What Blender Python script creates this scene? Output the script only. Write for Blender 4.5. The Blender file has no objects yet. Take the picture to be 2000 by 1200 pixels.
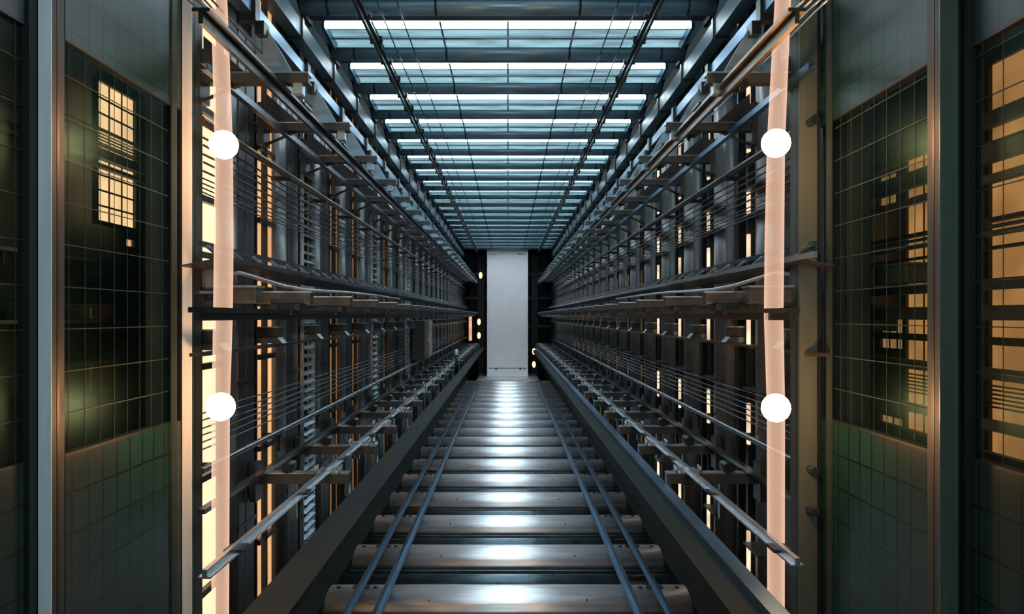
import bpy, bmesh, math, random
from mathutils import Vector, Matrix
random.seed(7)
PI = math.pi
F = 1500.0            # focal length in pixels of a 2000 px wide frame
VX, VY = 992.0, 618.0 # vanishing point
ZC = 3.1              # eye height above the shaft floor
P = 1.5               # bay pitch
C = bpy.context.scene.collection
ALL = []

# ------------------------------------------------------------------ materials
def mat(name, col, metal=0.0, rough=0.5, noise=0.0, scale=6.0, bump=0.0, spec=0.5, coat=0.0, stretch=(1,1,1)):
    m = bpy.data.materials.new(name); m.use_nodes = True
    nt = m.node_tree; b = nt.nodes['Principled BSDF']
    b.inputs['Base Color'].default_value = (*col, 1)
    b.inputs['Metallic'].default_value = metal
    b.inputs['Roughness'].default_value = rough
    b.inputs['Specular IOR Level'].default_value = spec
    b.inputs['Coat Weight'].default_value = coat
    if noise or bump:
        tc = nt.nodes.new('ShaderNodeTexCoord'); mp = nt.nodes.new('ShaderNodeMapping')
        mp.inputs['Scale'].default_value = stretch
        n = nt.nodes.new('ShaderNodeTexNoise'); n.inputs['Scale'].default_value = scale; n.inputs['Detail'].default_value = 4
        nt.links.new(tc.outputs['Object'], mp.inputs['Vector']); nt.links.new(mp.outputs[0], n.inputs['Vector'])
        if noise:
            r = nt.nodes.new('ShaderNodeMapRange')
            r.inputs['From Min'].default_value = .3; r.inputs['From Max'].default_value = .7
            r.inputs['To Min'].default_value = 1-noise; r.inputs['To Max'].default_value = 1+noise
            nt.links.new(n.outputs['Fac'], r.inputs['Value'])
            mx = nt.nodes.new('ShaderNodeVectorMath'); mx.operation = 'SCALE'
            mx.inputs[0].default_value = col
            nt.links.new(r.outputs[0], mx.inputs['Scale'])
            nt.links.new(mx.outputs[0], b.inputs['Base Color'])
            r2 = nt.nodes.new('ShaderNodeMapRange')
            r2.inputs['To Min'].default_value = max(.04, rough-.12); r2.inputs['To Max'].default_value = min(1, rough+.12)
            nt.links.new(n.outputs['Fac'], r2.inputs['Value']); nt.links.new(r2.outputs[0], b.inputs['Roughness'])
        if bump:
            bp = nt.nodes.new('ShaderNodeBump'); bp.inputs['Strength'].default_value = bump; bp.inputs['Distance'].default_value = .01
            nt.links.new(n.outputs['Fac'], bp.inputs['Height']); nt.links.new(bp.outputs[0], b.inputs['Normal'])
    return m

def emit(name, col, s, noise=0.0, scale=3.0, stretch=(1,1,1)):
    m = bpy.data.materials.new(name); m.use_nodes = True
    nt = m.node_tree; nt.nodes.remove(nt.nodes['Principled BSDF'])
    e = nt.nodes.new('ShaderNodeEmission'); e.inputs['Color'].default_value = (*col, 1); e.inputs['Strength'].default_value = s
    nt.links.new(e.outputs[0], nt.nodes['Material Output'].inputs['Surface'])
    if noise:
        tc = nt.nodes.new('ShaderNodeTexCoord'); mp = nt.nodes.new('ShaderNodeMapping'); mp.inputs['Scale'].default_value = stretch
        n = nt.nodes.new('ShaderNodeTexNoise'); n.inputs['Scale'].default_value = scale
        r = nt.nodes.new('ShaderNodeMapRange'); r.inputs['From Min'].default_value = .3; r.inputs['From Max'].default_value = .7
        r.inputs['To Min'].default_value = s*(1-noise); r.inputs['To Max'].default_value = s*(1+noise)
        nt.links.new(tc.outputs['Object'], mp.inputs[0]); nt.links.new(mp.outputs[0], n.inputs['Vector'])
        nt.links.new(n.outputs['Fac'], r.inputs['Value']); nt.links.new(r.outputs[0], e.inputs['Strength'])
    return m

def tile_mat(name, col, joint, dy, dz, oy=0.0, oz=0.0):
    """glossy dark tiles with recessed joints on a wall that lies in the YZ plane"""
    m = mat(name, col, 0.0, .38, spec=.35)
    nt = m.node_tree; b = nt.nodes['Principled BSDF']
    tc = nt.nodes.new('ShaderNodeTexCoord'); sp = nt.nodes.new('ShaderNodeSeparateXYZ')
    nt.links.new(tc.outputs['Object'], sp.inputs[0])
    def line(sock, d, off, w):
        a = nt.nodes.new('ShaderNodeMath'); a.operation = 'ADD'; a.inputs[1].default_value = off + 100*d
        nt.links.new(sock, a.inputs[0])
        q = nt.nodes.new('ShaderNodeMath'); q.operation = 'MODULO'; q.inputs[1].default_value = d
        nt.links.new(a.outputs[0], q.inputs[0])
        l = nt.nodes.new('ShaderNodeMath'); l.operation = 'LESS_THAN'; l.inputs[1].default_value = w
        nt.links.new(q.outputs[0], l.inputs[0]); return l.outputs[0]
    ly = line(sp.outputs['Y'], dy, oy, .015); lz = line(sp.outputs['Z'], dz, oz, .012)
    mxn = nt.nodes.new('ShaderNodeMath'); mxn.operation = 'MAXIMUM'
    nt.links.new(ly, mxn.inputs[0]); nt.links.new(lz, mxn.inputs[1])
    n = nt.nodes.new('ShaderNodeTexNoise'); n.inputs['Scale'].default_value = 2.2; nt.links.new(tc.outputs['Object'], n.inputs['Vector'])
    r = nt.nodes.new('ShaderNodeMapRange'); r.inputs['To Min'].default_value = .75; r.inputs['To Max'].default_value = 1.25
    nt.links.new(n.outputs['Fac'], r.inputs['Value'])
    sc = nt.nodes.new('ShaderNodeVectorMath'); sc.operation = 'SCALE'; sc.inputs[0].default_value = col
    nt.links.new(r.outputs[0], sc.inputs['Scale'])
    mx = nt.nodes.new('ShaderNodeMix'); mx.data_type = 'RGBA'
    nt.links.new(mxn.outputs[0], mx.inputs['Factor']); nt.links.new(sc.outputs[0], mx.inputs['A']); mx.inputs['B'].default_value = (*joint, 1)
    nt.links.new(mx.outputs['Result'], b.inputs['Base Color'])
    bp = nt.nodes.new('ShaderNodeBump'); bp.invert = True; bp.inputs['Strength'].default_value = .6; bp.inputs['Distance'].default_value = .006
    nt.links.new(mxn.outputs[0], bp.inputs['Height']); nt.links.new(bp.outputs[0], b.inputs['Normal'])
    return m

def glass_mat(name, tint, refl=.12, rough=.02, gcol=(1,1,1)):
    m = bpy.data.materials.new(name); m.use_nodes = True
    nt = m.node_tree; nt.nodes.remove(nt.nodes['Principled BSDF'])
    t = nt.nodes.new('ShaderNodeBsdfTransparent'); t.inputs[0].default_value = (*tint, 1)
    g = nt.nodes.new('ShaderNodeBsdfGlossy'); g.inputs['Roughness'].default_value = rough; g.inputs['Color'].default_value = (*gcol, 1)
    fr = nt.nodes.new('ShaderNodeLayerWeight'); fr.inputs['Blend'].default_value = .5
    pw = nt.nodes.new('ShaderNodeMath'); pw.operation = 'POWER'; pw.inputs[1].default_value = 4
    ml = nt.nodes.new('ShaderNodeMath'); ml.operation = 'MULTIPLY'; ml.inputs[1].default_value = .10
    a = nt.nodes.new('ShaderNodeMath'); a.operation = 'ADD'; a.inputs[1].default_value = refl; a.use_clamp = True
    nt.links.new(fr.outputs['Facing'], pw.inputs[0]); nt.links.new(pw.outputs[0], ml.inputs[0])
    mx = nt.nodes.new('ShaderNodeMixShader')
    nt.links.new(ml.outputs[0], a.inputs[0]); nt.links.new(a.outputs[0], mx.inputs[0])
    nt.links.new(t.outputs[0], mx.inputs[1]); nt.links.new(g.outputs[0], mx.inputs[2])
    nt.links.new(mx.outputs[0], nt.nodes['Material Output'].inputs['Surface'])
    return m

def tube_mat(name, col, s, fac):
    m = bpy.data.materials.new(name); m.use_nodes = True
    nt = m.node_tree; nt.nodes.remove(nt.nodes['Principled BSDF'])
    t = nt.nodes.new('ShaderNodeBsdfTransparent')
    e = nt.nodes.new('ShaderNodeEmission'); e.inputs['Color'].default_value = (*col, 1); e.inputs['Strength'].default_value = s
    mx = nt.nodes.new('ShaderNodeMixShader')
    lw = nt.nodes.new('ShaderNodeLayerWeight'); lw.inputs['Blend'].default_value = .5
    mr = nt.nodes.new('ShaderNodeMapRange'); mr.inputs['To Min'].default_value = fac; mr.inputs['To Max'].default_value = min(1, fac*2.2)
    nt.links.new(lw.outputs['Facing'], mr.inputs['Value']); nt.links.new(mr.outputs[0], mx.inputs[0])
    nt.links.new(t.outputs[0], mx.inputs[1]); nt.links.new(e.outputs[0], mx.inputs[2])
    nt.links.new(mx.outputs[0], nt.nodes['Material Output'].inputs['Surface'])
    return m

M = dict(
    beam=mat('beam steel', (.27,.42,.50), .45, .33, .25, 3, stretch=(.4,3,3)),
    beamd=mat('dark flange steel', (.045,.08,.095), .5, .4, .2, 5),
    dark=mat('dark steel', (.022,.03,.031), .55, .38, .3, 7),
    rail=mat('rail steel', (.13,.16,.18), .9, .3, .12, 5, stretch=(1,.15,1)),
    blue=mat('blue machined rail', (.10,.20,.30), .85, .32, .08, 5, stretch=(1,.12,1)),
    pale=mat('galvanised steel', (.50,.56,.60), .85, .3, .1, 9, stretch=(1,.15,1)),
    arm=mat('bracket steel', (.055,.062,.06), .4, .42, .25, 6),
    copper=mat('tarnished brass rail', (.16,.11,.06), .8, .35, .25, 5),
    col=mat('column cladding', (.105,.115,.115), .35, .36, .2, 2.5, stretch=(1,1,.15)),
    panel=mat('dark wall cladding', (.035,.046,.048), .3, .4, .3, 2, stretch=(1,1,.2)),
    wall=mat('shaft wall concrete', (.028,.038,.04), 0, .6, .3, 2),
    slat=mat('polished deck slat', (.88,.91,.93), .9, .42, .12, 5, stretch=(.3,3,1)),
    slatd=mat('deck pipe', (.07,.11,.13), .8, .3, .2, 4),
    pit=mat('pit floor', (.015,.022,.024), 0, .6, .3, 3),
    white=mat('white enamel', (.90,.86,.87), 0, .38, .03, 2),
    seam=mat('dark seam', (.06,.07,.075), .2, .5),
    postr=mat('olive mullion', (.11,.135,.11), .3, .4, .12, 5, stretch=(3,3,.2)),
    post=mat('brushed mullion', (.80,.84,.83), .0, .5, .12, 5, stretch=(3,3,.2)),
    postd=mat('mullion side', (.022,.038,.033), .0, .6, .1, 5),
    black=mat('black gasket', (.008,.01,.01), 0, .5),
    matte=mat('matt dark green paint', (.009,.016,.015), 0, .75, .2, 4, spec=.15),
    cable=mat('cable sheath', (.03,.033,.033), 0, .45),
    hose=mat('grey flexible hose', (.32,.34,.38), .1, .4),
    bar=mat('glazing wire', (.025,.05,.045), .0, .6, spec=.2),
    room=mat('room behind glass', (.012,.022,.019), 0, .7, .4, 2),
    house=mat('housing enamel', (.2,.21,.23), .3, .4, .1, 5),
    tile=tile_mat('green wall tile', (.004,.028,.023), (.0008,.002,.002), .161, .229, 0, .74),
    glass=glass_mat('green tinted glass', (.86,.92,.88), .01, .34, (.25,.55,.55)),
    sky=emit('daylit skylight strip', (.76,.90,1.0), 13, .25, 1.2),
    skyd=emit('daylit tinted glass', (.30,.53,.62), .72, .35, 1.5, (1,3,1)),
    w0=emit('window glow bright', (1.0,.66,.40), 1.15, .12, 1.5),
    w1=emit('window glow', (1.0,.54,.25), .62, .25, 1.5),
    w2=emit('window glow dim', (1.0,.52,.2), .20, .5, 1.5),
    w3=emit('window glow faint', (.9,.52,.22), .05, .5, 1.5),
    wr=emit('amber window glow', (1.0,.42,.14), .36, .4, 1.6),
    slit=emit('lit slot', (1.0,.72,.5), .8, .5, 4),
    lamp=emit('lamp globe', (1.0,.48,.20), 85),
    lampf=emit('small lamp globe', (1.0,.42,.14), 4),
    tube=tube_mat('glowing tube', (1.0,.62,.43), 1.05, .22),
)

# ------------------------------------------------------------------ mesh helpers
def box(bm, x0, x1, y0, y1, z0, z1):
    if x0 > x1: x0, x1 = x1, x0
    if y0 > y1: y0, y1 = y1, y0
    if z0 > z1: z0, z1 = z1, z0
    v = [bm.verts.new((x, y, z)) for x in (x0, x1) for y in (y0, y1) for z in (z0, z1)]
    for f in ((0,1,3,2), (4,6,7,5), (0,4,5,1), (2,3,7,6), (0,2,6,4), (1,5,7,3)):
        bm.faces.new([v[i] for i in f])

def tube(bm, pts, r, n=10, caps=True):
    pts = [Vector(p) for p in pts]; rings = []
    for i, p in enumerate(pts):
        d = (pts[min(i+1, len(pts)-1)] - pts[max(i-1, 0)]).normalized()
        up = Vector((0,0,1)) if abs(d.z) < .9 else Vector((1,0,0))
        a = d.cross(up).normalized(); b = a.cross(d).normalized()
        rr = r[i] if isinstance(r, (list, tuple)) else r
        rings.append([bm.verts.new(p + a*math.cos(2*PI*k/n)*rr + b*math.sin(2*PI*k/n)*rr) for k in range(n)])
    for i in range(len(rings)-1):
        for k in range(n):
            f = bm.faces.new((rings[i][k], rings[i][(k+1)%n], rings[i+1][(k+1)%n], rings[i+1][k])); f.smooth = True
    if caps:
        bm.faces.new(rings[0]); bm.faces.new(rings[-1])

def prism(bm, prof, axis, a0, a1, smooth=False):
    """extrude a closed 2D profile along axis 'x' (prof=(y,z)), 'y' (x,z) or 'z' (x,y)"""
    def pt(p, a):
        return {'x': (a, p[0], p[1]), 'y': (p[0], a, p[1]), 'z': (p[0], p[1], a)}[axis]
    A = [bm.verts.new(pt(p, a0)) for p in prof]; B = [bm.verts.new(pt(p, a1)) for p in prof]
    n = len(prof)
    for i in range(n):
        f = bm.faces.new((A[i], A[(i+1)%n], B[(i+1)%n], B[i])); f.smooth = smooth
    bm.faces.new(A); bm.faces.new(B)

def cprof(w, h, t, flip=1):
    """C-channel profile, open towards flip"""
    p = [(-w/2,-h/2), (w/2,-h/2), (w/2,-h/2+t), (-w/2+t,-h/2+t), (-w/2+t,h/2-t), (w/2,h/2-t), (w/2,h/2), (-w/2,h/2)]
    return [(a*flip, b) for a, b in p]

def tprof(w, h, t):
    """guide-rail T profile: flange at top, nose down"""
    return [(-w/2,0), (w/2,0), (w/2,-t), (t*.6,-t), (t*.6,-h), (-t*.6,-h), (-t*.6,-t), (-w/2,-t)]

def sph(bm, c, r, u=24, v=14, sc=(1,1,1)):
    mt = Matrix.Translation(c) @ Matrix.Diagonal((r*sc[0], r*sc[1], r*sc[2], 1))
    g = bmesh.ops.create_uvsphere(bm, u_segments=u, v_segments=v, radius=1, matrix=mt)
    for vv in g['verts']:
        for f in vv.link_faces: f.smooth = True

def obj(name, fn, m, parent=None, loc=(0,0,0), bevel=0):
    bm = bmesh.new(); fn(bm)
    bmesh.ops.recalc_face_normals(bm, faces=bm.faces[:])
    me = bpy.data.meshes.new(name); bm.to_mesh(me); bm.free()
    me.materials.append(M[m] if isinstance(m, str) else m)
    o = bpy.data.objects.new(name, me); C.objects.link(o); o.location = loc
    if bevel:
        md = o.modifiers.new('bevel', 'BEVEL'); md.width = bevel; md.segments = 2; md.limit_method = 'ANGLE'
    if parent: o.parent = parent
    return o

def tag(o, label, cat, group=None):
    o['label'] = label; o['category'] = cat
    if group: o['group'] = group
    return o

def thing(name, label, cat, loc=(0,0,0), group=None):
    o = bpy.data.objects.new(name, None); C.objects.link(o); o.location = loc
    o.empty_display_size = .1
    return tag(o, label, cat, group)

def struct(name, fn, m, parent=None, loc=(0,0,0), bevel=0):
    o = obj(name, fn, m, parent, loc, bevel)
    if not parent: o['kind'] = 'structure'
    return o

def dup(root, loc, label, group=None):
    r = root.copy(); C.objects.link(r); r.location = loc; r['label'] = label
    if group: r['group'] = group
    for ch in list(root.children):
        c = ch.copy(); C.objects.link(c); c.parent = r
        for g in ch.children:
            d = g.copy(); C.objects.link(d); d.parent = c
    return r

ORD = ['nearest','second','third','fourth','fifth','sixth','seventh','eighth','ninth','tenth','eleventh','twelfth','thirteenth','fourteenth']
def olabel(what, k, where, far):
    """a row of equal things: ordinal from the viewer for those one can count, a shared label for the far ones"""
    if k == 0: return f'{what}, nearest of its row'
    if k < len(ORD): return f'{what}, {ORD[k]} from the front'
    return far

def row(make, what, cat, group, ys, where, far):
    """make(label) builds the first; the rest are copies"""
    first = None
    for k, y in enumerate(ys):
        lb = olabel(what, k, where, far)
        if first is None:
            first = make(lb); first.location = (0, y, 0); first['group'] = group
        else:
            dup(first, (0, y, 0), lb, group)

YEND = 47.5
WL, WR = -2.38, 2.38
ZF, ZCL = -3.1, 3.5

# ------------------------------------------------------------------ room shell
struct('floor', lambda b: box(b, -3.9, 3.9, -1, YEND+.3, ZF-.75, ZF-.55), 'pit')
struct('ceiling', lambda b: box(b, -3.9, 3.9, -1, YEND+.3, ZCL+.42, ZCL+.6), 'wall')
# end wall with a niche
struct('wall_back', lambda b: (box(b, -3.9, 3.9, YEND, YEND+.3, ZF-.75, ZCL+.6)), 'panel')
def side_wall(s):
    def f(b):
        X0, X1 = (2.62, 2.80)
        box(b, s*X0, s*X1, 5.93, YEND, ZF-.75, ZCL+.42)
    return f
struct('wall_left', side_wall(-1), 'wall')
struct('wall_right', side_wall(1), 'wall')

# ------------------------------------------------------------------ side walls: columns, cladding, lit windows
def left_column(label):
    t = thing('wall_column', label, 'column')
    def shaft(b):
        prof = []
        for k in range(13):
            a = PI/2 - PI*k/12
            prof.append((WL-.02+.045*math.cos(a), .78+.18*math.sin(a)))
        prof = [(-2.6, .95)] + prof + [(-2.6, .61)]
        prism(b, prof, 'z', ZF-.5, 3.25, True)
    obj('shaft', shaft, 'col', t)
    obj('cladding_panel', lambda b: box(b, -2.62, WL, .98, 1.42, ZF-.5, 3.25), 'panel', t, bevel=.012)
    obj('joint_strip', lambda b: [box(b, -2.6, WL+.006, 1.17, 1.19, ZF-.5, 3.25)], 'seam', t)
    def bands(b):
        for z in (-1.9, -.62, 1.05, 2.6):
            box(b, -2.6, WL+.01, .97, 1.43, z, z+.035)
    obj('band', bands, 'dark', t)
    return t
ysl = [5.8 + P*i for i in range(28)]
row(left_column, 'brown-grey column with dark cladding on the left wall', 'column', 'columns along the left wall', ysl,
    'counted along the left wall', 'distant column on the left wall, towards the white tower')
def right_column(label):
    t = thing('wall_column', label, 'column')
    def shaft(b):
        prof = [(2.6, 0), (WR+.02, 0)] + [(WR+.03-.06*math.sin(PI*k/10), .05+.44*k/10) for k in range(11)] + [(WR+.02, .5), (2.6, .5)]
        prism(b, prof, 'z', ZF-.5, 3.25, True)
    obj('shaft', shaft, 'col', t)
    obj('cladding_panel', lambda b: box(b, 2.5, 2.62, .58, 1.48, ZF-.5, 3.25), 'panel', t)
    for q in (.82, 1.12): obj('rib', lambda b: box(b, 2.42, 2.6, q, q+.04, ZF-.5, 3.25), 'dark', t)
    def bands(b):
        for z in (-2.2, -.7, .95, 1.2, 2.5):
            box(b, 2.27, 2.6, .03, .47, z, z+.02)
    obj('band', bands, 'arm', t)
    return t
ysr = [6.95 + P*i for i in range(27)]
struct('trim_1', lambda b: box(b, 2.44, 2.62, 5.95, 6.9, ZF-.5, 3.25), 'panel', bevel=.01)
row(right_column, 'grey rounded column on the right wall', 'column', 'columns along the right wall', ysr,
    'counted along the right wall', 'distant column on the right wall, towards the white tower')

nwin = 0
def window(fn_frame, fn_pane, pm, fm='dark'):
    global nwin
    nwin += 1
    w = struct(f'window_{nwin}', fn_frame, fm)
    obj('pane', fn_pane, pm, w)
    return w
for i, y in enumerate(ysl):
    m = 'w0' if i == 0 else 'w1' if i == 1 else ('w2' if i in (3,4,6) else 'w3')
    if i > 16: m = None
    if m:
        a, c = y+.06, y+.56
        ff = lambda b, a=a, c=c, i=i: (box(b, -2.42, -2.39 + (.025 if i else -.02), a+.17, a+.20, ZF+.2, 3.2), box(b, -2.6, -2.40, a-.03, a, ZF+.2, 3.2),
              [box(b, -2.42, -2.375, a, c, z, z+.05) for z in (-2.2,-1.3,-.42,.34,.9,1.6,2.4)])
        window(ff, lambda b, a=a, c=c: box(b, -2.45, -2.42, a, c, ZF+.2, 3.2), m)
for i, y in enumerate(ysr[:14]):
    zs = [(-2.9,-2.1),(-1.25,-.85),(-.3,.0),(.55,.8),(1.0,1.25),(1.6,2.5)]
    y1 = y+.53
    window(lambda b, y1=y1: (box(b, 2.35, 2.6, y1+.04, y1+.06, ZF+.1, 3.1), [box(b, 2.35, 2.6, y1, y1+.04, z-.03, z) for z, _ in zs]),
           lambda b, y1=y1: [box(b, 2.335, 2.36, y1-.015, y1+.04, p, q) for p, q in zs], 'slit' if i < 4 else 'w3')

# louvre panels on the left wall
def louvre(label):
    t = thing('louvre_panel', label, 'louvre')
    obj('frame', lambda b: (box(b, WL, WL+.04, 0, .03, -2.9, 3.0), box(b, WL, WL+.04, .5, .53, -2.9, 3.0)), 'pale', t)
    def sl(b):
        z = -2.85
        while z < 2.95:
            prism(b, [(WL+.0, z), (WL+.05, z-.035), (WL+.055, z-.025), (WL+.005, z+.012)], 'y', .03, .5); z += .1
    obj('slats', sl, 'beam', t)
    return t
lf = None
for y, nm in ((8.79, 'nearest'), (13.29, 'middle'), (17.79, 'farthest')):
    lb = f'pale vertical louvre strip with ladder-like slats on the left wall, {nm} of the three'
    if lf is None:
        lf = louvre(lb); lf.location.y = y; lf['group'] = 'louvre strips on the left wall'
    else: dup(lf, (0, y, 0), lb)

# ------------------------------------------------------------------ ceiling: skylights and cross beams
ysk = [6.03 + P*i for i in range(22)]
def skylight(label):
    t = thing('skylight_panel', label, 'skylight')
    obj('clear_strip', lambda b: box(b, -2.15, 2.15, 0, .20, ZCL-.03, ZCL-.01), 'sky', t)
    obj('tinted_pane', lambda b: (box(b, -2.2, 2.2, .235, .48, ZCL-.03, ZCL-.01)), 'skyd', t)
    obj('tinted_pane', lambda b: (box(b, -2.2, 2.2, .545, .86, ZCL-.035, ZCL-.015)), 'skyd', t)
    obj('glazing_bar', lambda b: (box(b, -2.25, 2.25, .20, .235, ZCL-.045, ZCL)), 'beam', t)
    obj('glazing_bar', lambda b: (box(b, -2.25, 2.25, .48, .545, ZCL-.05, ZCL)), 'pale', t)
    for x in (-1.6,-.8,0,.8,1.6): obj('mullion', lambda b: box(b, x-.012, x+.012, 0, .86, ZCL-.04, ZCL), 'beam', t)
    for s in (-1, 1): obj('gusset', lambda b: prism(b, [(.0, ZCL-.03), (.75, ZCL-.03), (.6, ZCL-.16), (.0, ZCL-.10)], 'x', s*2.16, s*2.2), 'blue', t)
    return t
row(skylight, 'bluish skylight strip with glazing bars', 'skylight', 'skylight strips in the ceiling', ysk,
    'between the ceiling pipes', 'distant skylight strip, high up near the top of the white tower')
def cbeam(label):
    t = thing('cross_beam', label, 'beam')
    zc = ZCL-.045
    p = obj('pipe', lambda b: tube(b, [(-2.3,1.03,zc), (2.3,1.03,zc)], .10, 20), 'beam', t)
    obj('pipe_collar', lambda b: [tube(b, [(x-.012,1.03,zc), (x+.012,1.03,zc)], .105, 20) for x in (-2.0,-.8,.8,2.0)], 'dark', p)
    obj('flange', lambda b: box(b, -2.35, 2.35, 1.2, 1.46, ZCL-.04, ZCL-.005), 'beamd', t)
    obj('backing_plate', lambda b: box(b, -2.35, 2.35, .9, 1.2, ZCL+.01, ZCL+.03), 'beamd', t)
    for s in (-1, 1): obj('end_bracket', lambda b: prism(b, [(.9, ZCL), (1.45, ZCL), (1.45, ZCL-.12), (1.1, ZCL-.12)], 'x', s*2.28, s*2.33), 'dark', t)
    return t
row(cbeam, 'teal steel cross beam with round pipe under the ceiling', 'beam', 'cross beams under the ceiling', ysk,
    'counted back along the ceiling', 'distant teal cross beam high up near the white tower')

# ------------------------------------------------------------------ floor deck slats
ydk = [8.1 + P*i for i in range(19)]
def fslat(label):
    t = thing('walkway_plank', label, 'floor slat')
    def plate(b):
        prof = [(0, ZF-.08), (0, ZF-.01), (.02, ZF+.008)] + [(.30-.28*math.cos(PI*k/16), ZF+.008+.12*math.sin(PI*k/16)) for k in range(1,16)] + [(.58, ZF+.008), (.6, ZF-.01), (.6, ZF-.08)]
        prism(b, prof, 'x', -1.95, 1.95, True)
    p = obj('plate', plate, 'slat', t)
    obj('joint', lambda b: [box(b, x-.006, x+.006, .06, .54, ZF-.0, ZF+.09) for x in (-.84, .84)], 'seam', p)
    obj('bolt', lambda b: [tube(b, [(x, .3, ZF+.1), (x, .3, ZF+.14)], .022, 8) for x in (-1.85,-1.45,1.45,1.85)], 'dark', p)
    obj('pipe', lambda b: tube(b, [(-2.3,1.08,ZF-.14), (2.3,1.08,ZF-.14)], .15, 16), 'slatd', t)
    obj('flange', lambda b: box(b, -2.3, 2.3, .74, .78, ZF-.25, ZF-.0), 'beamd', t)
    obj('flange', lambda b: box(b, -2.3, 2.3, 1.36, 1.4, ZF-.25, ZF-.04), 'beamd', t)
    return t
row(fslat, 'shiny pale floor slat spanning the hall', 'floor slat', 'shiny slats across the floor', ydk,
    'counted back along the floor', 'distant shiny floor slat close to the foot of the white tower')

# ------------------------------------------------------------------ brackets
def upper_bracket(s):
    def mk(label):
        t = thing('wall_bracket', label, 'bracket')
        z = 1.82
        obj('arm', lambda b: prism(b, [(-.05,z-.06),(.05,z-.06),(.05,z-.048),(-.038,z-.048),(-.038,z+0),(.05,z+0),(.05,z+.012),(-.05,z+.012)], 'x', s*2.55, s*1.5), 'arm', t)
        obj('top_lip', lambda b: box(b, s*2.5, s*1.5, -.055, .055, z+.012, z+.022), 'pale', t)
        obj('wall_plate', lambda b: box(b, s*2.3, s*2.36, -.1, .1, z-.2, z+.2), 'arm', t)
        obj('hanger', lambda b: (prism(b, [(s*1.62, z), (s*1.95, z), (s*1.95, z+.42), (s*1.86, z+.42)], 'y', .02, .035),
                                 box(b, s*1.55, s*1.62, -.04, .04, z-.14, z-.05)), 'beam', t)
        obj('clamp', lambda b: (box(b, s*1.66, s*1.8, -.09, .09, z-.10, z-.06), box(b, s*1.83, s*1.9, -.07, .07, z+.3, z+.4),
                                tube(b, [(s*1.74,-.06,z-.13),(s*1.74,-.06,z-.02)], .014, 8), tube(b, [(s*1.74,.06,z-.13),(s*1.74,.06,z-.02)], .014, 8)), 'dark', t)
        obj('brace', lambda b: tube(b, [(s*2.33,.0,z-.19), (s*2.0,0,z-.05)], .015, 8), 'arm', t)
        obj('gusset', lambda b: prism(b, [(s*2.3, z+.02), (s*1.98, z+.02), (s*2.3, z+.3)], 'y', -.03, -.015), 'arm', t)
        return t
    return mk
def mid_bracket(s):
    def mk(label):
        t = thing('wall_bracket', label, 'bracket')
        z = .18
        obj('arm', lambda b: box(b, s*2.45, s*1.51, -.05, .05, z-.085, z), 'arm', t, bevel=.008)
        obj('top_lip', lambda b: box(b, s*2.4, s*1.5, -.055, .06, z, z+.012), 'pale', t)
        obj('wall_plate', lambda b: box(b, s*2.3, s*2.36, -.12, .12, z-.14, z+.1), 'arm', t)
        obj('clamp', lambda b: (box(b, s*1.58, s*1.82, -.1, .1, z-.135, z-.085), box(b, s*1.63, s*1.67, -.12, .12, z-.17, z-.1), box(b, s*1.74, s*1.78, -.12, .12, z-.17, z-.1)), 'dark', t)
        obj('stiffener', lambda b: prism(b, [(s*2.3, z-.09), (s*2.05, z-.09), (s*2.3, z-.2)], 'y', -.02, .02), 'rail', t)
        return t
    return mk
def small_bracket(s):
    def mk(label):
        t = thing('support_block', label, 'support block')
        obj('body', lambda b: box(b, s*2.44, s*2.2, -.04, .1, -.205, -.112), 'arm', t, bevel=.01)
        obj('foot', lambda b: prism(b, [(s*2.15, -.26), (s*2.5, -.26), (s*2.44, -.205), (s*2.2, -.205)], 'y', -.05, .11), 'rail', t)
        obj('cap', lambda b: box(b, s*2.45, s*2.19, -.045, .105, -.112, -.1), 'pale', t)
        return t
    return mk
def low_bracket(s):
    def mk(label):
        t = thing('wall_bracket', label, 'bracket')
        z = -1.45
        obj('arm', lambda b: prism(b, cprof2(z), 'x', s*2.5, s*1.46), 'arm', t)
        obj('top_lip', lambda b: box(b, s*2.36, s*1.46, -.05, .05, z, z+.012), 'pale', t)
        obj('wall_plate', lambda b: box(b, s*2.3, s*2.36, -.1, .1, z-.25, z+.1), 'arm', t)
        obj('clamp', lambda b: (box(b, s*1.58, s*1.74, -.07, .07, z+.012, z+.04), [tube(b, [(s*x,y,z), (s*x,y,z+.07)], .013, 8) for x in (1.55,1.77) for y in (-.04,.04)]), 'pale', t)
        obj('hanger', lambda b: (box(b, s*1.95, s*2.0, -.03, .03, z-.42, z-.05), box(b, s*1.46, s*1.5, -.05, .05, z-.2, z)), 'rail', t)
        obj('roller', lambda b: tube(b, [(s*2.02,-.09,z+.06), (s*2.02,.09,z+.06)], .05, 12), 'dark', t)
        return t
    return mk
def cprof2(z):
    return [(-.05,z-.09),(.05,z-.09),(.05,z-.078),(-.038,z-.078),(-.038,z-.012),(.05,z-.012),(.05,z),(-.05,z)]
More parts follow.
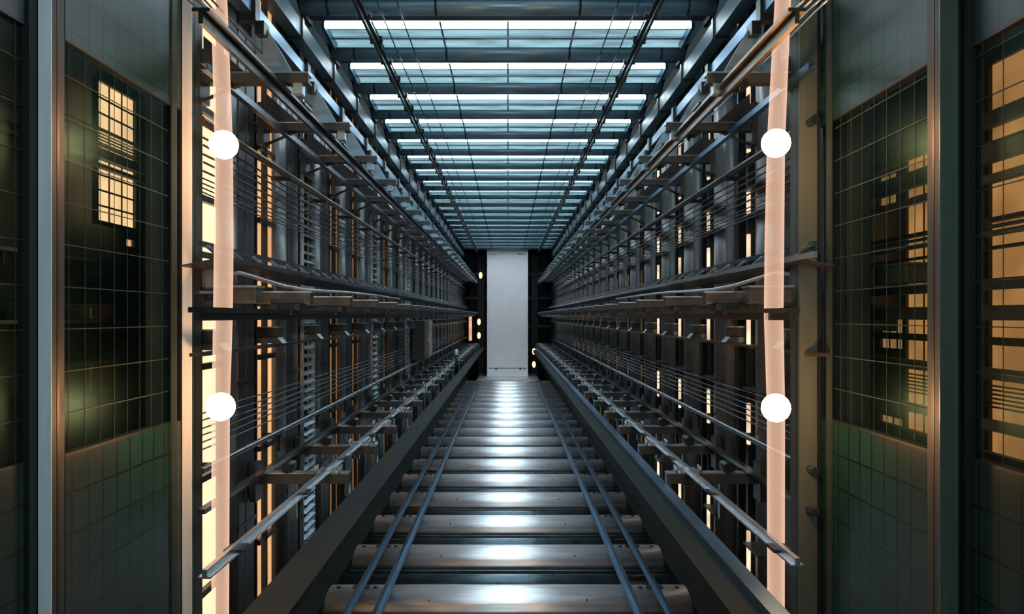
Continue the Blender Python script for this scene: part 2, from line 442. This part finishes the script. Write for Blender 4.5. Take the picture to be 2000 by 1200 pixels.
for s, sd in ((-1,'left'), (1,'right')):
    row(upper_bracket(s), f'upper steel bracket arm on the {sd} wall', 'bracket', f'upper bracket arms on the {sd} wall',
        [5.83+P*i for i in range(23)], 'below the ceiling', f'distant upper bracket arm on the {sd} wall towards the white tower')
    row(mid_bracket(s), f'eye-level steel bracket arm on the {sd} wall', 'bracket', f'eye-level bracket arms on the {sd} wall',
        [5.93+P*i for i in range(23)], 'just above the dark middle rail', f'distant eye-level bracket arm on the {sd} wall towards the white tower')
    row(small_bracket(s), f'small box-shaped support block on the {sd} wall', 'support block', f'small support blocks on the {sd} wall',
        [(5.88 if s < 0 else 6.15)+P*i for i in range(23)], 'below the middle rail', f'distant small support block on the {sd} wall towards the white tower')
    row(low_bracket(s), f'low steel bracket arm above the floor on the {sd} wall', 'bracket', f'low bracket arms on the {sd} wall',
        [7.1+P*i for i in range(23)], 'beside the floor slats', f'distant low bracket arm on the {sd} side towards the white tower')

# ------------------------------------------------------------------ long rails
def rail(name, label, prof, m, y0, y1, clips=None, cm='dark', cat='rail', clipname='clamp'):
    o = thing(name, label, cat, (0, 0, 0))
    obj('rail_bar', lambda b: prism(b, prof, 'y', y0, y1), m, o)
    if clips:
        ys, fn = clips
        first = None
        for y in ys:
            if first is None:
                first = obj(clipname, fn, cm, o, (0, y, 0))
            else:
                c = first.copy(); C.objects.link(c); c.parent = o; c.location = (0, y, 0)
    return o
def off(prof, x, z): return [(a+x, b+z) for a, b in prof]
def circ(x, z, r, n=10): return [(x+r*math.cos(2*PI*k/n), z+r*math.sin(2*PI*k/n)) for k in range(n)]
def rect(x0, x1, z0, z1): return [(x0,z0),(x1,z0),(x1,z1),(x0,z1)]
YE = 40.9
for s, sd in ((-1,'left'), (1,'right')):
    # ceiling guide rails with clamps at every bay
    x = s*1.56
    rail('guide_rail', f'dark guide rail with bolted clamps running under the skylights, {sd} one', off(tprof(.09,.07,.02), x, ZCL-.24), 'dark', 3.0, YE,
         ([5.35+P*.5*i for i in range(47)], lambda b, x=x: (box(b, x-.075, x+.075, -.04, .04, ZCL-.235, ZCL-.19), tube(b, [(x-.055,0,ZCL-.27),(x-.055,0,ZCL-.18)], .016, 8), tube(b, [(x+.055,0,ZCL-.27),(x+.055,0,ZCL-.18)], .016, 8))))
    # corner girders
    rail('corner_girder', f'heavy dark girder along the {sd} ceiling corner', rect(s*2.34, s*2.2, 2.98, 3.16), 'beamd', 4.6, YE,
         ([5.2+P*i for i in range(23)], lambda b, s=s: prism(b, [(s*2.36,3.18),(s*2.18,3.18),(s*2.18,2.96),(s*2.36,2.96)], 'y', -.03, .03)), cat='beam', clipname='splice')
    rail('ceiling_edge_beam', f'slim steel beam below the {sd} ceiling corner girder', off(cprof(.1,.14,.012,-s), s*2.3, 2.72), 'beam', 5.0, YE, cat='beam')
    # blue segmented channel above the brackets
    rail('cable_channel', f'blue-grey channel above the upper bracket arms on the {sd} side', off(cprof(.09,.1,.01,s), s*1.94, 2.3), 'blue', 4.4, YE,
         ([5.83+P*i for i in range(23)], lambda b, s=s: (box(b, s*1.87, s*2.0, -.14, -.04, 2.2, 2.37), box(b, s*1.9, s*1.97, .1, .2, 2.17, 2.24))), cat='cable channel')
    # main guide rail C under upper brackets
    xc = 1.72 if s < 0 else 1.62
    rail('guide_rail', f'thick {"dark" if s<0 else "brownish brass"} guide rail under the upper bracket arms on the {sd} side',
         off(tprof(.10,.09,.022), s*xc, 1.80-.07), 'dark' if s < 0 else 'copper', 4.3, YE,
         ([6.4+P*i for i in range(23)], lambda b, s=s, xc=xc: box(b, s*xc-.06, s*xc+.06, -.12, .12, 1.735, 1.755)), clipname='fishplate')
    rail('conduit_rail', f'slender pale-edged rail between wall and guide rail, upper {sd} side', off(cprof(.05,.05,.008,s), s*2.1, 1.73), 'rail' if s < 0 else 'blue', 5.3, YE)
    # handrail E with cables
    rail('wall_rail', f'brown rounded rail above the cable bundle on the {sd} wall', circ(s*2.2, 1.41, .032, 12), 'copper' if s < 0 else 'dark', 5.5, YE,
         ([6.2+P*i for i in range(23)], lambda b, s=s: (box(b, s*2.17, s*2.37, -.02, .02, 1.36, 1.4))), clipname='standoff')
    # cable tray F
    def tray_prof(x, z, h=.012): return rect(x-.012, x+.012, z-h, z+h)
    t = thing('cable_tray', f'ladder-like cable tray with rungs along the {sd} wall at eye level', 'cable tray')
    obj('side_bar', lambda b: prism(b, rect(s*2.2-.015, s*2.2+.015, .50, .54), 'y', 5.5, YE), 'rail', t)
    obj('side_bar', lambda b: prism(b, rect(s*2.08-.015, s*2.08+.015, .40, .44), 'y', 5.2, YE), 'rail' if s < 0 else 'pale', t)
    f0 = None
    for k in range(70):
        y = 5.6+.5*k
        if f0 is None: f0 = obj('rung', lambda b: prism(b, [(s*2.2,.505),(s*2.2,.53),(s*2.08,.43),(s*2.08,.405)], 'y', -.03, .03), 'rail', t, (0,y,0))
        else:
            c = f0.copy(); C.objects.link(c); c.parent = t; c.location = (0,y,0)
    obj('floor_sheet', lambda b: prism(b, [(s*2.07,.395),(s*2.07,.405),(s*2.3,.36),(s*2.3,.35)], 'y', 5.4, YE), 'arm', t)
    # rail G
    rail('guide_rail', f'dark rail under the eye-level bracket arms on the {sd} side', off(tprof(.10,.075,.03), s*1.70, .05), 'dark' if s < 0 else 'copper', 4.2 if s<0 else 4.6, YE)
    # rail H
    rail('wall_rail', f'rail carrying the small support blocks on the {sd} wall', rect(s*2.16, s*2.24, -.285, -.26), 'rail' if s < 0 else 'copper', 5.4, YE)
    # lower rail I handrail
    rail('hand_rail', f'pale lower handrail along the {sd} wall', circ(s*2.2, -1.11, .026, 12), 'rail', 5.5, YE,
         ([5.9+P*i for i in range(23)], lambda b, s=s: (box(b, s*2.18, s*2.37, -.02, .02, -1.16, -1.125), box(b, s*2.19, s*2.22, -.015, .015, -1.3, -1.12))), clipname='standoff')
    rail('floor_rail', f'pale angle rail beside the {sd} wall above the low bracket arms', rect(s*2.17, s*2.23, -1.42, -1.385), 'rail', 5.5, YE)
    # K rail
    rail('guide_rail', f'shiny {"pale" if s<0 else "pale blue"} guide rail resting on the low bracket arms, {sd} side', off([(-.035,0),(.035,0),(.035,.012),(.014,.012),(.014,.05),(-.014,.05),(-.014,.012),(-.035,.012)], s*1.66, -1.438), 'pale', 4.2 if s<0 else 4.4, YE,
         ([4.7+P*i for i in range(23)], lambda b, s=s: box(b, s*1.66-.055, s*1.66+.055, -.07, .07, -1.43, -1.41)), clipname='fishplate')
    # low dark beam
    rail('floor_beam', f'wide dark beam flanking the floor slats on the {sd} side', rect(s*1.44, s*1.2, -1.72, -1.60) if s > 0 else rect(-1.40, -1.16, -1.62, -1.57), 'matte', 3.4, YE, cat='beam')
    if s > 0:
        rail('guide_rail', 'broad blue-grey rail along the top of the right floor beam', rect(1.36, 1.46, -1.60, -1.54), 'blue', 3.4, YE)
    # two rails lying on the deck slats
    rail('deck_rail', f'{"blue-grey" if s<0 else "dark blue"} inner rail lying on the floor slats, {sd} side', off([(-.05,0),(.05,0),(.05,.02),(.02,.02),(.02,.09),(-.02,.09),(-.02,.02),(-.05,.02)], s*1.30, ZF+.129), 'blue', 7.0, 33)
    rail('deck_rail', f'{"blue-grey" if s<0 else "dark blue"} outer rail lying on the floor slats, {sd} side', off([(-.04,0),(.04,0),(.04,.02),(.015,.02),(.015,.08),(-.015,.08),(-.015,.02),(-.04,.02)], s*1.60, ZF+.129), 'blue', 7.0, 33,
         ([8.4+P*i for i in range(17)], lambda b, s=s: (box(b, s*1.6-.09, s*1.6+.09, -.035, .035, ZF+.128, ZF+.15))), cm='rail')
    rail('floor_kerb', f'dark kerb at the {sd} end of the floor slats', rect(s*1.95, s*2.3, ZF-.1, ZF+.07), 'matte', 3.0, YE, cat='kerb')

# cables: every one its own object
def cable(x, z, label, y0, r=.007, m='cable', group=None, sag=.008):
    pts = []
    n = 44
    for k in range(n+1):
        y = y0 + (YE-y0)*(k/n)**1.3
        pts.append((x + random.uniform(-1,1)*sag*.4, y, z + random.uniform(-1,1)*sag*.4))
    o = obj('cable', lambda b: tube(b, pts, r, 6), m)
    tag(o, label, 'cable', group)
for s, sd in ((-1,'left'),(1,'right')):
    for k in range(5):
        cable(s*2.26, 1.33-.062*k, f'thin cable below the rounded {sd} wall rail, {["topmost","second","middle","fourth","lowest"][k]} of five', 5.7, .008, group=f'cables below the rail on the {sd} wall', sag=.01)
    for k in range(4):
        cable(s*2.28, 1.03-.035*k, f'cable in the tight mid-height bundle, {sd} wall, {["topmost","second","third","lowest"][k]} of four', 5.7, .006, group=f'tight cable bundle on the {sd} wall')
    for k in range(6):
        cable(s*2.27, -.72-.055*k, f'thin cable above the lower {sd} handrail, {["topmost","second","third","fourth","fifth","lowest"][k]} of six', 5.7, .006, 'rail', f'cables above the lower handrail on the {sd} wall', sag=.012)
    for k, xx in enumerate((1.36, 1.15)):
        cable(s*xx, ZCL-.24, f'fine dark cable under the ceiling on the {sd} side, {["outer","inner"][k]} of two', 4.0, .008, group='cables under the ceiling')
    for k in range(4):
        cable(s*(2.02-.05*k), 2.0, f'fine cable above the upper {sd} bracket arms, {["outermost","second","third","innermost"][k]} of four', 4.8, .007, 'pale' if s>0 else 'cable', f'cables above the upper brackets on the {sd} side')

# ------------------------------------------------------------------ pulley housings with hose beside the wall trays
for s, sd in ((-1,'left'),(1,'right')):
    t = thing('motor_housing', f'rounded grey housing on the {sd} wall beside the glass wall', 'motor housing', (s*2.24, 5.86, .3))
    o = obj('body', lambda b: box(b, -.07, .07, -.1, .1, -.11, .09), 'house', t, bevel=.04)
    obj('mounting_plate', lambda b: box(b, -.075, .075, -.12, .12, -.13, -.11), 'pale', t)
    obj('lid', lambda b: box(b, -.06, .06, -.09, .09, .085, .1), 'hose', t, bevel=.01)
    pts = [(s*2.17, 5.86, .32), (s*2.1, 6.0, .34), (s*2.05, 6.3, .31), (s*2.0, 6.8, .27), (s*2.0, 7.6, .26), (s*2.04, 8.6, .28), (s*2.08, 10, .31), (s*2.1, 12, .33), (s*2.12, 15, .34)]
    o = obj('hose', lambda b: tube(b, pts, .017, 8), 'hose')
    tag(o, f'pale flexible hose leaving the grey housing on the {sd} wall', 'hose')

for s, sd in ((-1,'left'),(1,'right')):
    x0, x1 = (2.14, 1.836) if s < 0 else (2.08, 1.76)
    t = thing('junction_box', f'brownish junction box at eye level behind the {sd} tube light', 'junction box', (0, 5.6, 0))
    obj('body', lambda b: box(b, s*x0, s*x1, 0, .16, .10, .21), 'arm', t, bevel=.008)
    obj('lid', lambda b: box(b, s*(x0+.01), s*(x1-.01), -.01, .17, .21, .225), 'pale', t)
    obj('wall_arm', lambda b: box(b, s*x0, s*2.42, .25, .3, .08, .12), 'arm', t)
    obj('wall_arm', lambda b: box(b, s*(x0-.04), s*(x0+.02), .14, .3, .08, .12), 'arm', t)
    obj('conduit', lambda b: tube(b, [(s*(x0-.08), .08, .10), (s*(x0-.08), .08, .05)], .02, 8), 'rail', t)

# electrical cabinets and small things on the left
t = thing('electrical_cabinet', 'dark electrical cabinet low on the left wall before the white tower', 'cabinet', (-2.08, 18.2, -1.05))
obj('body', lambda b: box(b, -.2, .1, 0, .9, 0, .95), 'panel', t, bevel=.01)
obj('door', lambda b: box(b, .1, .115, .04, .86, .04, .91), 'copper', t)
obj('handle', lambda b: box(b, .115, .135, .75, .78, .4, .55), 'pale', t)
t = thing('electrical_cabinet', 'pale grey electrical cabinet behind the dark one on the left wall', 'cabinet', (-2.08, 19.4, -1.05))
obj('body', lambda b: box(b, -.2, .08, 0, .8, 0, .95), 'house', t, bevel=.01)
obj('door', lambda b: box(b, .08, .095, .04, .76, .04, .91), 'pale', t)
t = thing('marker_post', 'short marker post with a white head beside the left floor rail', 'post', (-1.4, 20.9, -1.56))
obj('stem', lambda b: tube(b, [(0,0,0),(0,0,.5)], .035, 10), 'black', t)
obj('head', lambda b: tube(b, [(0,0,.5),(0,0,.62),(0,0,.66)], [.05,.05,.02], 12), 'white', t)

# ------------------------------------------------------------------ white tower at the far end
TY = 39.0
t = thing('white_tower', 'tall white box-like tower standing at the far end of the floor slats', 'tower', (-.02, TY, ZF+.05))
H = 6.55
obj('body', lambda b: box(b, -1.0, 1.0, .03, 1.3, 0, H-.04), 'white', t, bevel=.01)
obj('front_panel', lambda b: box(b, -.96, .96, 0, .03, .42, H-.32), 'white', t, bevel=.006)
obj('edge_trim', lambda b: (box(b, -1.04, -.965, -.03, .1, 0, H), ), 'white', t, bevel=.01)
obj('edge_trim', lambda b: (box(b, .965, 1.04, -.03, .1, 0, H), ), 'white', t, bevel=.01)
obj('top_rail', lambda b: box(b, -.965, .965, -.02, .1, H-.3, H), 'white', t, bevel=.008)
obj('plinth', lambda b: box(b, -.965, .965, -.01, .1, 0, .40), 'white', t, bevel=.006)
obj('fixing_slot', lambda b: [box(b, x0, x1, -.028, -.01, H-.36, H-.33) for x0, x1 in ((-.86,-.8),(-.74,-.62),(.5,.74),(.8,.86))], 'seam', t)
obj('panel_seam', lambda b: box(b, -.955, .955, -.014, .02, .395, .425), 'seam', t)
obj('latch', lambda b: [box(b, x0, x1, -.02, 0, z0, .43) for x0, x1, z0 in ((-.62,-.52,.33),(.6,.7,.33),(.82,.9,.36))], 'seam', t)
tag(obj('threshold_plate', lambda b: box(b, -1.5, 1.5, 36.9, 40.9, ZF-.08, ZF+.045), 'slat'), 'pale metal plate under the foot of the white tower', 'floor plate')

# far frames flanking the tower
for s, sd in ((-1,'left'),(1,'right')):
    t = thing('shaft_frame', f'dark steel portal frame in the gloom {sd} of the white tower', 'frame', (0, 41, 0))
    obj('upright', lambda b: box(b, s*1.25, s*1.6, 0, .3, ZF-.5, 3.2), 'black', t)
    obj('crossbar', lambda b: [box(b, s*1.1, s*2.36, .05, .25, z, z+.14) for z in (-1.9,-.6,.9,2.2)], 'dark', t)
nwin += 1
w = struct(f'window_{nwin}', lambda b: box(b, -2.14, -1.86, 40.96, 41.0, -1.35, .1), 'dark')
obj('pane', lambda b: box(b, -2.08, -1.92, 40.93, 40.96, -1.3, .04), 'w1', w)

def small_lamp(x, y, z, label):
    t = thing('wall_lamp', label, 'lamp', (x, y, z))
    obj('globe', lambda b: sph(b, (0,0,0), .10, 14, 10, (.8,.8,1.5)), 'lampf', t)
    obj('mount', lambda b: (box(b, -.05, .05, .06, .16, -.16, .16), box(b, -.03, .03, .1, 5.05 if y < 36.5 else .4, -.02, .02)), 'dark', t)
small_lamp(-1.38, 36.6, -.27, 'small orange lamp left of the white tower, upper of the lower pair')
small_lamp(-1.38, 36.6, -.92, 'small orange lamp left of the white tower, lower of the lower pair')
small_lamp(-1.30, 36.6, 1.95, 'small pale lamp high at the left edge of the white tower')
small_lamp(1.24, 36.6, -1.68, 'small orange lamp right of the white tower, upper one')
small_lamp(1.24, 36.6, -2.30, 'small orange lamp right of the white tower, lower one')

# ------------------------------------------------------------------ glowing tubes with globe lamps
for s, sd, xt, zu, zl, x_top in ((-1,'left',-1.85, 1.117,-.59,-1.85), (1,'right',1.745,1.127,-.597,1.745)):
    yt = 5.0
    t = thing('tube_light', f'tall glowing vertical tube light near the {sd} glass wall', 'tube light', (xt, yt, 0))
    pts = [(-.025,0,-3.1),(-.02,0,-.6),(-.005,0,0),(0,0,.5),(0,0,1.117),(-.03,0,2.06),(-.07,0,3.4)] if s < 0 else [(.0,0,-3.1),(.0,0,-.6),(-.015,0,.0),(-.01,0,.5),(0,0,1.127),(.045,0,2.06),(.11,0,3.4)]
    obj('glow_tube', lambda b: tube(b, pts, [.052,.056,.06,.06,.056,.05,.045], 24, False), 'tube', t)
    obj('end_cap', lambda b: tube(b, [(pts[0][0],0,-3.15),(pts[0][0],0,-3.05)], .07, 16), 'dark', t)
    obj('end_cap', lambda b: tube(b, [(pts[-1][0],0,3.35),(pts[-1][0],0,3.6)], .07, 16), 'dark', t)
    for z, lv in ((zu,'upper'), (zl,'lower')):
        o = obj('globe_lamp', lambda b: sph(b, (0,0,0), .092), 'lamp', loc=(xt + (-.02 if s < 0 and z < 0 else 0), yt, z))
        tag(o, f'blazing warm globe lamp on the {sd} tube light, {lv} one', 'lamp')

# ------------------------------------------------------------------ near glass walls
for s, sd, W in ((-1,'left',2.38), (1,'right',2.29)):
    X = s*W
    ylo, yhi = 1.2, 5.66
    zt, zb = (1.50,-.757) if s < 0 else (1.39,-.74)
    so = s*.06
    nm = 'wall_left' if s < 0 else 'wall_right'
    for part, q0, q1 in (('upper', zt, 3.9), ('lower', -3.8, zb)):
        struct(f'{nm}_{part}', lambda b: box(b, X, X+so, 4.13, yhi, q0, q1), 'tile')
        struct(f'{nm}_{part}_outer', lambda b: box(b, X+s*.085, X+s*.085+so, ylo, 3.93, q0, q1), 'tile')
    # glass sheets
    for k, (a, c) in enumerate(((1.25,3.93),(4.13,5.41))):
        X = s*(W + (.085 if k == 0 else 0))
        o = thing('glass_pane', f'green tinted gridded glass pane, {"outer one at the edge of view" if k==0 else "inner one between the two posts"}, on the {sd}', 'glass pane', (X, 0, 0))
        obj('glass', lambda b: box(b, so*.3, so*.45, a, c, zb, zt), 'glass', o)
        def grid(b):
            y = a - (a % .161) + .161
            while y < c:
                box(b, so*.2, so*.25, y-.0018, y+.0018, zb, zt); y += .161
            z = zb + .229
            while z < zt:
                box(b, so*.2, so*.25, a, c, z-.003, z+.003); z += .229
        obj('wire_grid', grid, 'bar', o)
        obj('sill', lambda b: box(b, 0, so, a, c, zb-.0, zb+.014), 'black', o)
        obj('head_frame', lambda b: box(b, 0, so, a, c, zt-.014, zt), 'black', o)
    X = s*W
    tag(obj('gasket', lambda b: box(b, X+s*.07, X+s*.13, 3.93, 3.995, -3.7, 3.9), 'black'), f'black vertical gasket beside the outermost post of the {sd} glass wall', 'gasket')
    # posts
    def post(px0, px1, y0, y1, label):
        t = thing('glazing_post', label, 'post', (0,0,0))
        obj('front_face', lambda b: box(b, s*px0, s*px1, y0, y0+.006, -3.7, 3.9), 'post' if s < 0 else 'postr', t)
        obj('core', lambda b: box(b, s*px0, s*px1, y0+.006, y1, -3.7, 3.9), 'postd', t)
        obj('groove', lambda b: box(b, s*(px0-.002), s*(px0+.003), y0+.05, y0+.07, -3.7, 3.9), 'black', t)
        obj('seal', lambda b: box(b, s*px1, s*(px1+.03), y0+.01, y0+.03, -3.7, 3.9), 'black', t)
        return t
    if s < 0:
        post(2.379, 2.447, 4.0, 4.12, 'pale vertical metal post at the far left of the left glass wall')
        post(2.305, 2.375, 5.6, 5.78, 'pale vertical metal post at the hall end of the left glass wall')
    else:
        post(2.25, 2.345, 4.0, 4.12, 'olive grey vertical metal post at the far right of the right glass wall')
        post(2.125, 2.255, 5.6, 5.78, 'olive grey vertical metal post at the hall end of the right glass wall')
    # slim dark inner mullion near the hall-end post
    tag(obj('mullion_strip', lambda b: box(b, X-so*.2, X, 5.42, 5.5, -3.7, 3.9), 'postd'), f'slim dark green mullion strip just before the hall-end post of the {sd} glass wall', 'mullion')
    # room behind the glass
    XO = s*3.55
    struct(('wall_left' if s<0 else 'wall_right')+'_outer', lambda b: (box(b, XO, XO+s*.15, 1.0, 9.0, -3.8, 3.9)), 'room')
    struct(('wall_left' if s<0 else 'wall_right')+'_end', lambda b: (box(b, s*2.82, XO, 8.9, 9.0, -3.8, 3.9)), 'room')

# things in the rooms behind the glass
def lit_window(x, y0, y1, z0, z1, nc, nr, m, s, thick=.018):
    global nwin
    nwin += 1
    def fr(b):
        box(b, x, x+s*.04, y0-.03, y0, z0-.03, z1+.03); box(b, x, x+s*.04, y1, y1+.03, z0-.03, z1+.03)
        box(b, x, x+s*.04, y0, y1, z0-.03, z0); box(b, x, x+s*.04, y0, y1, z1, z1+.03)
        for k in range(1, nc):
            y = y0+(y1-y0)*k/nc; box(b, x+s*.02, x+s*.03, y-thick*.3, y+thick*.3, z0, z1)
        for k in range(1, nr):
            z = z0+(z1-z0)*k/nr; box(b, x+s*.02, x+s*.03, y0, y1, z-thick*.4, z+thick*.4)
    w = struct(f'window_{nwin}', fr, 'black')
    obj('pane', lambda b: box(b, x+s*.03, x+s*.05, y0, y1, z0, z1), m, w)
XB = 3.35
# left: one warm gridded window
def yof(px, x): return abs(x)*F/abs(px-VX)
def bar_thing(s, x, z, h, y0, y1, label, m='black', th=.05):
    tag(obj('beam', lambda b: box(b, s*x, s*(x+th), y0, y1, z-h/2, z+h/2), m), label, 'beam')
lit_window(-XB, yof(193,XB), yof(266,XB), .79, 1.94, 3, 9, emit('tan window glow', (1.0,.58,.3), .95, .2, 2), -1)
lit_window(-XB, yof(247,XB)-.0, yof(263,XB), .62, .68, 1, 1, 'w1', -1)
bar_thing(-1, 3.2, 1.29, .075, 4.2, 8.5, 'dark beam crossing behind the left glass in front of the warm window, upper', 'black')
bar_thing(-1, 3.2, 1.19, .03, 4.2, 8.5, 'thin dark beam crossing behind the left glass in front of the warm window, lower', 'black')
for k in range(6):
    bar_thing(-1, 3.24, 1.36+.025*k, .008, 4.2, 8.5, f'thin dark pipe behind the left glass across the warm window, {["lowest","second lowest","third lowest","fourth lowest","fifth lowest","topmost"][k]} of six', 'black', .02)
for k, (z, y0, y1) in enumerate(((-.05,4.3,6.6),(-.62,5.4,6.7),(.42,4.6,7.6))):
    t = thing('equipment_shelf', f'dim shelf rack behind the left glass, {["middle","lowest","highest"][k]} of three', 'shelf', (-3.3, y0, z))
    obj('board', lambda b: box(b, -.2, .1, 0, y1-y0, 0, .025), 'rail', t)
    obj('bracket', lambda b: [box(b, -.2, .08, q*(y1-y0), q*(y1-y0)+.02, -.08, 0) for q in (.1,.5,.9)], 'dark', t)
def crate(s, x, y, z, w, d, h, label, m='copper'):
    t = thing('equipment_box', label, 'box', (s*x, y, z))
    obj('body', lambda b: box(b, -d/2, d/2, 0, w, 0, h), m, t, bevel=.01)
    obj('lid', lambda b: box(b, -d/2-.005, d/2+.005, -.005, w+.005, h, h+.02), 'arm', t)
crate(-1, 3.3, 5.2, -.025, .3, .2, .14, 'small tan box on the middle shelf behind the left glass')
crate(-1, 3.3, 5.9, -.025, .35, .2, .1, 'flat brown box on the middle shelf behind the left glass')
crate(-1, 3.3, 5.9, -.595, .4, .2, .22, 'brown box on the lowest shelf behind the left glass')
# right: amber windows
amb = 'wr'
def Z(py, px, x): return (VY-py)/F*yof(px, x)
lit_window(XB, yof(1690,XB), yof(1648,XB), -.1, 1.35, 1, 1, amb, 1)
lit_window(XB, yof(1832,XB), yof(1768,XB), -1.15, 1.32, 2, 1, amb, 1)
lit_window(XB, yof(1750,XB), yof(1715,XB), .95, 1.25, 2, 2, 'w2', 1)
lit_window(XB, yof(1762,XB), yof(1718,XB), -.28, -.02, 3, 2, 'w2', 1)
lit_window(XB, yof(1762,XB), yof(1718,XB), -1.1, -.88, 2, 1, 'w2', 1)
lit_window(XB, yof(2060,XB), yof(1930,XB), -1.3, 1.75, 1, 1, amb, 1)
zz = [(1.27,.10),(1.02,.12),(.83,.05),(.62,.03),(.56,.018),(.50,.03),(.44,.02),(.20,.07),(.02,.09),(-.16,.05),(-.36,.07),(-.66,.06),(-.93,.10)]
nm = ['topmost','second','third','fourth','fifth','sixth','seventh','eighth','ninth','tenth','eleventh','twelfth','lowest']
for k, (z, h) in enumerate(zz):
    bar_thing(1, 3.1 - .1*(k % 3), z, h, 3.6, 8.6, f'dark beam silhouetted against the amber windows on the right, {nm[k]} counted downwards', 'black')
for k in range(6):
    bar_thing(1, 3.2, -.46-.028*k, .01, 3.6, 8.6, f'thin dark pipe against the amber windows on the right, {nm[k] if k<5 else "lowest"} of six', 'black', .02)
crate(1, 3.0, 5.6, .245, .5, .2, .13, 'dark box standing on a beam behind the right glass, higher one', 'panel')
crate(1, 3.05, 6.2, -.12, .5, .2, .2, 'dark box standing on a beam behind the right glass, lower one', 'panel')

# ------------------------------------------------------------------ world, camera
w = bpy.data.worlds.new('world'); bpy.context.scene.world = w; w.use_nodes = True
bg = w.node_tree.nodes['Background']; bg.inputs[0].default_value = (.22,.33,.35,1); bg.inputs[1].default_value = .32

# cool fill light added behind the viewer to brighten post and beam fronts
ld = bpy.data.lights.new('added_fill_light', 'AREA'); ld.shape = 'RECTANGLE'; ld.size = 3.0; ld.size_y = 1.2
ld.energy = 75; ld.color = (.62, .88, 1.0)
lo = bpy.data.objects.new('added_fill_light', ld); C.objects.link(lo)
lo.location = (0, -1.6, 1.6); lo.rotation_euler = (math.radians(84), 0, 0)

for o in C.objects:
    if o.parent is None: o.location.z += ZC

cam = bpy.data.cameras.new('camera'); co = bpy.data.objects.new('camera', cam); C.objects.link(co)
co.location = (0, 0, ZC); co.rotation_euler = (PI/2, 0, 0)
cam.sensor_width = 36; cam.sensor_fit = 'HORIZONTAL'; cam.lens = 36*F/2000
cam.shift_x = (1000-VX)/2000; cam.shift_y = (VY-600)/2000
cam.clip_end = 200
sc = bpy.context.scene
sc.camera = co
vs = sc.view_settings
sc.display_settings.display_device = 'sRGB'
vs.view_transform = 'Standard'; vs.look = 'None'; vs.gamma = 1; vs.use_curve_mapping = False; vs.exposure = 0.42
